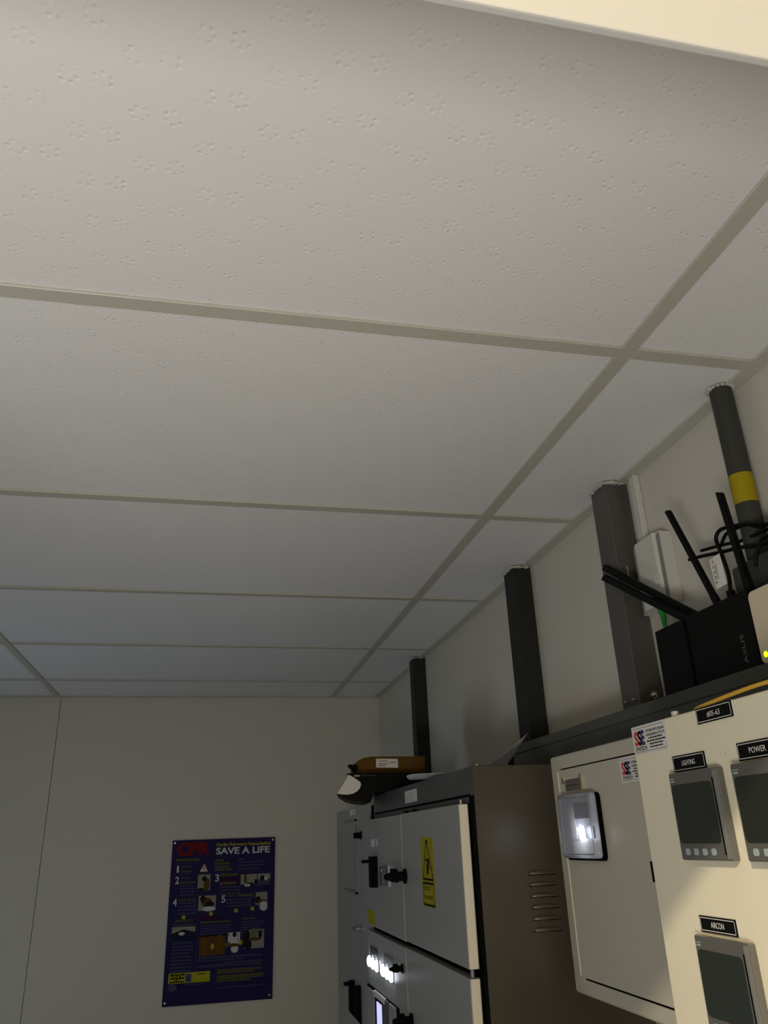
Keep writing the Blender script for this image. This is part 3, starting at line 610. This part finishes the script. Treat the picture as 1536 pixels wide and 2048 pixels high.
MB().slab(fd, [(YD(2.240), -0.630), (YD(2.175), -0.630), (YD(2.175), -0.372), (YD(2.240), -0.372)], 0.002, 'strip', 0.003).build('display', cw, fd(YD(2.2), -0.63, 0.003), label='lit lavender display')

# ------------------------------------------------------------------ far cabinet
CX = 0.480
t = thing('control_cabinet', (0.61, 2.74, FL), 'farthest pale cabinet beside the back wall, partly under the black box', 'electrical cabinet')
b = MB(); b.box(CX, 0.7595, 2.4655, 3.10, FL, 0.1045, 'door', 0.003, 2); b.build('housing', t, (0.61, 2.74, FL))
MB().box(CX+0.008, 0.757, 2.4645, 2.4655, FL+0.01, 0.100, 'matt').build('side_panel', t, (0.6, 2.465, FL), label='side blackened for shade')  # black sheet over the grey side, standing in for shade between the cabinets
fr = side(CX, 3.02, 0); Y4 = lambda y: 3.02-y
b = MB(); b.slab(fr, [(Y4(2.93), -0.152), (Y4(2.675), -0.152), (Y4(2.675), -0.146), (Y4(2.93), -0.146)], 0.006, 'bezel')
b.slab(fr, [(Y4(2.93), 0.062), (Y4(2.675), 0.062), (Y4(2.675), 0.067), (Y4(2.93), 0.067)], 0.006, 'bezel')
b.slab(fr, [(Y4(2.69), -0.152), (Y4(2.675), -0.152), (Y4(2.675), 0.067), (Y4(2.69), 0.067)], 0.006, 'bezel2')
b.build('window_frame', t, fr(0.2, -0.15, 0), label='thin raised frame')
MB().slab(fr, [(Y4(2.80), 0.082), (Y4(2.70), 0.082), (Y4(2.70), 0.1), (Y4(2.80), 0.1)], 0.0006, 'sticker').rect(fr, Y4(2.735), 0.08, Y4(2.725), 0.099, 'bezel', 0.0009).build('paper_label', t, fr(0.25, 0.08, 0), label='small pale label')
b = MB(); b.cyl((CX-0.0002, 2.600, 0.018), (CX-0.004, 2.600, 0.018), 0.012, 'matt'); b.cyl((CX-0.004, 2.600, 0.018), (CX-0.024, 2.600, 0.018), 0.0085, 'matt'); b.build('knob', t, (CX, 2.6, 0.018), label='black knob')
b = MB(); b.cyl((CX-0.0002, 2.62, -0.245), (CX-0.010, 2.62, -0.245), 0.008, 'chrome'); b.box(CX-0.022, CX-0.010, 2.63, 2.66, -0.25, -0.24, 'bezel', 0.001); b.build('latch', t, (CX, 2.62, -0.245), label='shiny latch')
for (y, dz) in ((2.76, -0.400), (2.655, -0.400)):
    b = MB(); b.prism([(CX-0.0165, y, dz), (CX-0.0002, y, dz), (CX-0.0002, y, dz-0.100), (CX-0.0165, y, dz-0.082)], (0, 0.03, 0), 'matt'); b.build('handle', t, (CX, y, dz-0.1), label='black handle')
MB().box(CX-0.034, CX-0.0166, 2.762, 2.778, -0.412, -0.402, 'matt', 0.002).build('handle_lever', t, (CX-0.03, 2.77, -0.41), label='black lever')
MB().box(CX-0.03, CX-0.006, 2.69, 2.70, -0.425, -0.410, 'matt', 0.002).build('handle_bridge', t, (CX-0.02, 2.695, -0.41), label='black bridge between the handles')

# ------------------------------------------------------------------ cartons and papers on top
t = thing('black_box', (0.47, 2.24, 0.1215), 'glossy black box with a pale curved patch, overhanging the cabinet under the brown carton', 'box')
YF = 2.15
F = back(0, YF, 0)
out = [(0.3650, 0.1672), (0.5850, 0.1660), (0.5850, 0.1215), (0.455, 0.1215), (0.445, 0.1040), (0.4100, 0.0985), (0.380, 0.1000), (0.3590, 0.1055), (0.3360, 0.1180)]
b = MB()
b.prism([F(a, c) for a, c in [(0.3650, 0.1672), (0.5850, 0.1660), (0.5850, 0.1216), (0.4350, 0.1216), (0.4290, 0.1040), (0.4100, 0.0965), (0.380, 0.0985), (0.3560, 0.1045), (0.3345, 0.1180)]], (0.032, 0.19, 0), 'black')
b.prism([F(a, c) for a, c in [(0.3620, 0.1668), (0.5860, 0.1660), (0.5860, 0.1680), (0.3620, 0.1688)]], (0.032, 0.19, 0), 'black')
b.build('box_body', t, (0.47, YF, 0.1215))
b = MB(); b.pol(F, [(0.3655, 0.1655), (0.3750, 0.1610), (0.3880, 0.1530), (0.3975, 0.1460), (0.3992, 0.1400), (0.3965, 0.1315), (0.3890, 0.1235), (0.3770, 0.1175), (0.3610, 0.1150), (0.3450, 0.1165), (0.3352, 0.1185)], 'sticker', 0.0006); b.build('pale_patch', t, F(0.36, 0.14, 0), label='pale curved patch')
b = MB(); b.text(F, 'ASUS', 0.3800, 0.1603, 0.0036, 'white', 0.0015, 0.0155, bold=0.03)
for k in range(7): b.rect(F, 0.401+0.006*k, 0.1613, 0.4055+0.006*k, 0.1628, 'bezel', 0.0015)
b.build('lettering', t, F(0.39, 0.16, 0), label='small white lettering')
t = thing('brown_carton', (0.51, 2.29, 0.1695), 'brown cardboard carton with a white label, lying on the black box', 'box')
YG = 2.20; Gf = back(0, YG, 0)
b = MB(); b.prism([Gf(a, c) for a, c in [(0.4385, 0.2160), (0.5930, 0.2145), (0.5900, 0.1695), (0.4150, 0.1700), (0.3960, 0.1760), (0.3830, 0.1860), (0.3870, 0.1950), (0.4020, 0.2060), (0.4180, 0.2125)]], (0.027, 0.17, 0), 'carton'); b.build('carton_body', t, (0.51, YG, 0.17))
MB().pol(Gf, [(0.3705, 0.1930), (0.3790, 0.1958), (0.3990, 0.1950), (0.4020, 0.1900), (0.3990, 0.1800), (0.3940, 0.1745), (0.3870, 0.1765), (0.3790, 0.1830)], 'matt', 0.0006).build('open_end_shade', t, Gf(0.385, 0.185, 0), label='painted shadow at the open end')  # shadow at the carton's open end, painted as a black patch
b = MB(); b.slab(Gf, [(0.4520, 0.1865), (0.5140, 0.1850), (0.5140, 0.2085), (0.4520, 0.2100)], 0.0005, 'sticker')
for (a, c, z) in ((0.456, 0.460, 0.206), (0.462, 0.484, 0.2025), (0.460, 0.485, 0.1955), (0.457, 0.478, 0.1905), (0.490, 0.508, 0.1985)): b.rect(Gf, a, z, c, z+0.0018, 'carton', 0.0008)
b.build('label', t, Gf(0.48, 0.19, 0), label='white address label')
b = MB()
for k in range(3): b.rect(Gf, 0.536+0.012*k, 0.186, 0.5385+0.012*k, 0.200, 'side', 0.0006)
b.rect(Gf, 0.536, 0.186, 0.563, 0.1875, 'side', 0.0006); b.rect(Gf, 0.536, 0.1985, 0.563, 0.200, 'side', 0.0006); b.build('printed_mark', t, Gf(0.55, 0.19, 0))

def sheet(name, grid, label):
    """thin paper from a grid of points"""
    b = MB(); bb = b.bm; i = b.mi('paper'); R0 = [[bb.verts.new(p) for p in row] for row in grid]
    for A, B in zip(R0, R0[1:]):
        for k in range(len(A)-1):
            f = bb.faces.new([A[k], A[k+1], B[k+1], B[k]]); f.material_index = i; f.smooth = True
    o = b.build(name, None, grid[0][0], label=label, cat='paper')
    md = o.modifiers.new('t', 'SOLIDIFY'); md.thickness = 0.0006
    return o
# papers on the cabinet
g1 = []
for i in range(7):
    s_ = i/6; row = []
    for j in range(5):
        r = j/4
        a = Vector((0.47+0.15*r, 1.80-0.17*s_-0.02*r, 0.1225+0.004*math.sin(s_*3.1)+0.002*r))
        row.append(a + Vector((-0.048*(1-r)*(0.5+0.5*math.sin(math.pi*s_)), 0, 0.002*(1-r))))
    g1.append(row)
sheet('paper_sheet', g1, 'flat pale paper sheet on the cabinet top edge, in front of the cartons')
g2 = []
def bez(a, b_, c, t_): return (1-t_)**2*Vector(a)+2*t_*(1-t_)*Vector(b_)+t_**2*Vector(c)
for i in range(11):
    s_ = i/10
    lo = bez((0.53, 1.545, 0.1228), (0.565, 1.60, 0.1228), (0.608, 1.655, 0.1235), s_)
    hi = bez((0.525, 1.54, 0.1240), (0.585, 1.558, 0.150), (0.650, 1.578, 0.1975), s_)
    g2.append([lo.lerp(hi, k/5) + Vector((0.004*math.sin(math.pi*k/5), 0.0, 0)) for k in range(6)])
sheet('paper_sheet', g2, 'curled translucent paper leaning up against the middle riser')
MB().cyl((0.500, 1.4776, 0.1207), (0.500, 1.4776, 0.1250), 0.006, 'chrome', n=6).ball((0.5, 1.4776, 0.1258), 0.0035, 'chrome').build('roof_bolt', bpy.data.objects['switchboard_cabinet'], (0.5, 1.4776, 0.1207), label='shiny bolt on the roof')

# ------------------------------------------------------------------ first aid poster on the back wall
t = thing('safety_poster', (0.08, YB-0.002, -0.56), 'dark blue CPR first aid poster screwed to the back wall', 'poster')
F = back(-0.130, YB-0.003, -0.560)
W_, H_ = 0.422, 0.5905
b = MB(); b.slab(F, [(0, 0), (W_, 0), (W_, H_), (0, H_)], 0.003, 'poster', -0.0)
D = 0.0034
def bars(u0, u1, v, h, m, wmin=0.006, wmax=0.016, gap=0.0022):
    x = u0
    while x < u1-0.003:
        s_ = random.uniform(wmin, wmax); b.rect(F, x, v, min(x+s_, u1), v+h, m, D); x += s_+gap
def block(u0, u1, v1, n, step, h, m):
    for k in range(n): bars(u0, u1 - random.uniform(0, 0.12)*(u1-u0), v1-step*k-h, h, m)
V = lambda f_: H_*(1-f_)              # height from a fraction measured down the sheet
b.text(F, 'CPR', 0.018, V(0.096), 0.045, 'pred', D, 0.138, bold=0.055)
b.text(F, 'Cardio-Pulmonary Resuscitation', 0.178, V(0.047), 0.012, 'pyel', D, 0.224, bold=0.02)
b.text(F, 'SAVE A LIFE', 0.178, V(0.0985), 0.024, 'pwhite', D, 0.222, bold=0.03)
bars(0.020, 0.115, V(0.135), 0.009, 'pyeld'); b.rect(F, 0.016, V(0.1495), 0.118, V(0.1475), 'pyeld', D)
def num(ch, u, fr_v): b.text(F, ch, u, V(fr_v), 0.026, 'pwhite', D, 0.008 if ch == '1' else 0.016, bold=0.0 if ch == '1' else 0.02)
num('1', 0.024, 0.206); num('2', 0.020, 0.276); num('3', 0.179, 0.272); num('4', 0.016, 0.412); num('5', 0.208, 0.405)
b.text(F, 'Check for', 0.040, V(0.176), 0.008, 'pyeld', D, 0.045, bold=0.02); b.text(F, 'Danger', 0.041, V(0.206), 0.010, 'pyeld', D, 0.042, bold=0.03)
b.pol(F, [(0.112, V(0.211)), (0.152, V(0.211)), (0.133, V(0.150))], 'pred', D); b.pol(F, [(0.116, V(0.2065)), (0.148, V(0.2065)), (0.133, V(0.158))], 'pwhite', D+0.0003)
b.rect(F, 0.1315, V(0.195), 0.1345, V(0.175), 'ink', D+0.0006); b.disc(F, 0.133, V(0.201), 0.0016, 0.0016, 'ink', D+0.0006)
for k, fv in enumerate((0.145, 0.166, 0.187, 0.206)): bars(0.176, (0.21, 0.236, 0.240, 0.250)[k], V(fv), 0.0075, 'pyeld')
bars(0.268, 0.292, V(0.141), 0.006, 'pgrey'); 
for k, fv in enumerate((0.160, 0.181, 0.203)): bars(0.268, (0.388, 0.378, 0.360)[k], V(fv), 0.005, 'pgrey')
b.rect(F, 0.015, V(0.2195), 0.165, V(0.2180), 'pgrey', D); b.rect(F, 0.180, V(0.2195), 0.405, V(0.2180), 'pgrey', D)
b.text(F, 'Check for', 0.042, V(0.246), 0.008, 'pyeld', D, 0.040, bold=0.02); b.text(F, 'Response', 0.042, V(0.276), 0.010, 'pyeld', D, 0.060, bold=0.03)
block(0.042, 0.104, V(0.286), 4, 0.0110, 0.005, 'pgrey')
def photo(u0, f0, u1, f1, bg='photo'): b.rect(F, u0, V(f1), u1, V(f0), bg, D)
def blob(u, f_, ru, rv, m, lay=1): b.disc(F, u, V(f_), ru, rv, m, D+0.0003*lay)
photo(0.110, 0.225, 0.160, 0.325); blob(0.146, 0.290, 0.012, 0.026, 'skin'); blob(0.136, 0.252, 0.009, 0.010, 'phair', 2); blob(0.124, 0.318, 0.014, 0.006, 'phair', 2)
bars(0.199, 0.270, V(0.240), 0.008, 'pyeld'); b.rect(F, 0.199, V(0.275), 0.272, V(0.246), 'pmar', D); bars(0.199, 0.268, V(0.294), 0.009, 'pyeld'); block(0.197, 0.290, V(0.306), 3, 0.0115, 0.006, 'pgrey')
photo(0.283, 0.235, 0.350, 0.300); blob(0.302, 0.262, 0.006, 0.018, 'skin'); blob(0.320, 0.298, 0.018, 0.006, 'phair', 2); b.rect(F, 0.300, V(0.312), 0.322, V(0.297), 'pwhite', D+0.0009)
photo(0.353, 0.235, 0.404, 0.270); blob(0.372, 0.262, 0.010, 0.010, 'phair'); blob(0.386, 0.266, 0.007, 0.008, 'pwhite', 2); b.rect(F, 0.340, V(0.308), 0.404, V(0.271), 'pgrey', D)
b.rect(F, 0.013, V(0.3515), 0.185, V(0.3500), 'pgrey', D); b.rect(F, 0.200, V(0.3515), 0.350, V(0.3500), 'pgrey', D)
b.text(F, 'Open Airway', 0.042, V(0.384), 0.009, 'pyeld', D, 0.068, bold=0.03); block(0.040, 0.112, V(0.392), 4, 0.0125, 0.006, 'pgrey')
photo(0.117, 0.358, 0.186, 0.450); blob(0.150, 0.400, 0.022, 0.018, 'skin'); blob(0.134, 0.378, 0.011, 0.012, 'phair', 2); blob(0.162, 0.412, 0.018, 0.012, 'phair', 2); blob(0.160, 0.440, 0.026, 0.009, 'pwhite', 3)
b.text(F, 'Check for', 0.230, V(0.372), 0.009, 'pyeld', D, 0.042, bold=0.02); b.text(F, 'Breathing', 0.275, V(0.374), 0.011, 'pyeld', D, 0.062, bold=0.04); block(0.228, 0.330, V(0.386), 3, 0.0115, 0.006, 'pgrey')
photo(0.346, 0.352, 0.394, 0.462, 'photo'); blob(0.356, 0.400, 0.011, 0.014, 'phair'); blob(0.374, 0.408, 0.018, 0.006, 'skin', 2); blob(0.380, 0.440, 0.015, 0.018, 'pwhite', 3); b.rect(F, 0.346, V(0.462), 0.362, V(0.432), 'poster', D+0.0006)
for (u, f_) in ((0.062, 0.483), (0.169, 0.470), (0.268, 0.459), (0.334, 0.452)): b.rect(F, u-0.007, V(f_+0.012), u+0.007, V(f_-0.010), 'pyel', D+0.0003)
b.rect(F, 0.012, V(0.4685), 0.410, V(0.4670), 'pgrey', D)
b.text(F, 'UNCONSCIOUS', 0.030, V(0.512), 0.009, 'pyeld', D, 0.070, bold=0.03); bars(0.024, 0.112, V(0.534), 0.006, 'pgrey')
b.rect(F, 0.118, V(0.80), 0.1195, V(0.47), 'pgrey', D)
photo(0.020, 0.540, 0.110, 0.580); b.pol(F, [(0.020, V(0.58)), (0.065, V(0.556)), (0.11, V(0.575)), (0.110, V(0.615)), (0.020, V(0.615))], 'pteal', D+0.0003); blob(0.058, 0.582, 0.012, 0.006, 'pwhite', 3)
block(0.024, 0.106, V(0.632), 12, 0.0122, 0.0055, 'pgrey')
b.rect(F, 0.122, V(0.508), 0.205, V(0.482), 'pmar', D); bars(0.130, 0.250, V(0.528), 0.007, 'pyeld'); block(0.130, 0.262, V(0.540), 5, 0.0090, 0.0045, 'pgrey')
bars(0.296, 0.350, V(0.517), 0.006, 'pyeld'); block(0.290, 0.384, V(0.530), 5, 0.0090, 0.0045, 'pgrey')
b.rect(F, 0.128, V(0.722), 0.232, V(0.602), 'skin', D); blob(0.148, 0.665, 0.014, 0.032, 'ptan'); blob(0.208, 0.655, 0.016, 0.034, 'ptan'); blob(0.180, 0.668, 0.007, 0.010, 'pyel', 2)
photo(0.240, 0.592, 0.288, 0.665, 'pwhite'); blob(0.266, 0.606, 0.008, 0.009, 'phair'); b.rect(F, 0.279, V(0.655), 0.281, V(0.60), 'skin', D+0.0003); blob(0.268, 0.692, 0.015, 0.014, 'pwhite'); blob(0.263, 0.668, 0.024, 0.006, 'skin', 2); blob(0.240, 0.662, 0.011, 0.009, 'pyeld', 3); blob(0.291, 0.655, 0.007, 0.009, 'pyel', 3)
photo(0.306, 0.582, 0.384, 0.695); blob(0.314, 0.620, 0.013, 0.024, 'phair'); blob(0.342, 0.606, 0.014, 0.020, 'pgreen'); blob(0.368, 0.612, 0.008, 0.014, 'phair', 2); blob(0.346, 0.640, 0.028, 0.006, 'skin', 3); blob(0.320, 0.672, 0.015, 0.018, 'phair', 2)
bars(0.128, 0.380, V(0.740), 0.007, 'pgrey'); bars(0.128, 0.300, V(0.755), 0.005, 'pgrey'); bars(0.230, 0.385, V(0.775), 0.006, 'pgrey'); bars(0.128, 0.250, V(0.790), 0.008, 'pgrey'); bars(0.250, 0.380, V(0.790), 0.005, 'pgrey')
b.rect(F, 0.018, V(0.872), 0.176, V(0.812), 'pyel', D); b.rect(F, 0.079, V(0.870), 0.108, V(0.815), 'photo', D+0.0003); b.rect(F, 0.084, V(0.866), 0.104, V(0.822), 'pgrey', D+0.0006)
for (u0, u1, fv) in ((0.028, 0.070, 0.836), (0.040, 0.056, 0.856), (0.128, 0.158, 0.828)): bars(u0, u1, V(fv), 0.0035, 'pyeld')
b.disc(F, 0.035, V(0.895), 0.017, 0.012, 'pgrey', D); b.disc(F, 0.060, V(0.888), 0.008, 0.007, 'phair', D+0.0003); bars(0.078, 0.160, V(0.885), 0.003, 'pgrey')
for (u1, fv) in ((0.376, 0.818), (0.350, 0.832), (0.384, 0.853), (0.384, 0.866), (0.330, 0.880)): bars(0.204, u1, V(fv), 0.0065, 'pyeld')
bars(0.206, 0.395, V(0.916), 0.004, 'pgrey')
b.build('printed_board', t, (0.08, YB-0.003, -0.56))
for (u, v) in ((0.010, 0.012), (W_-0.012, 0.014), (0.010, H_-0.010), (W_-0.010, H_-0.010)):
    MB().disc(F, u, v, 0.0035, 0.0035, 'chrome', 0.0036).ball(tuple(F(u, v, 0.0036)), 0.003, 'chrome', (1, 0.4, 1), 10).build('screw', t, F(u, v, 0.0036), label='small screw head')

for o in bpy.data.objects:
    if '_w' in o.keys(): del o['_w']
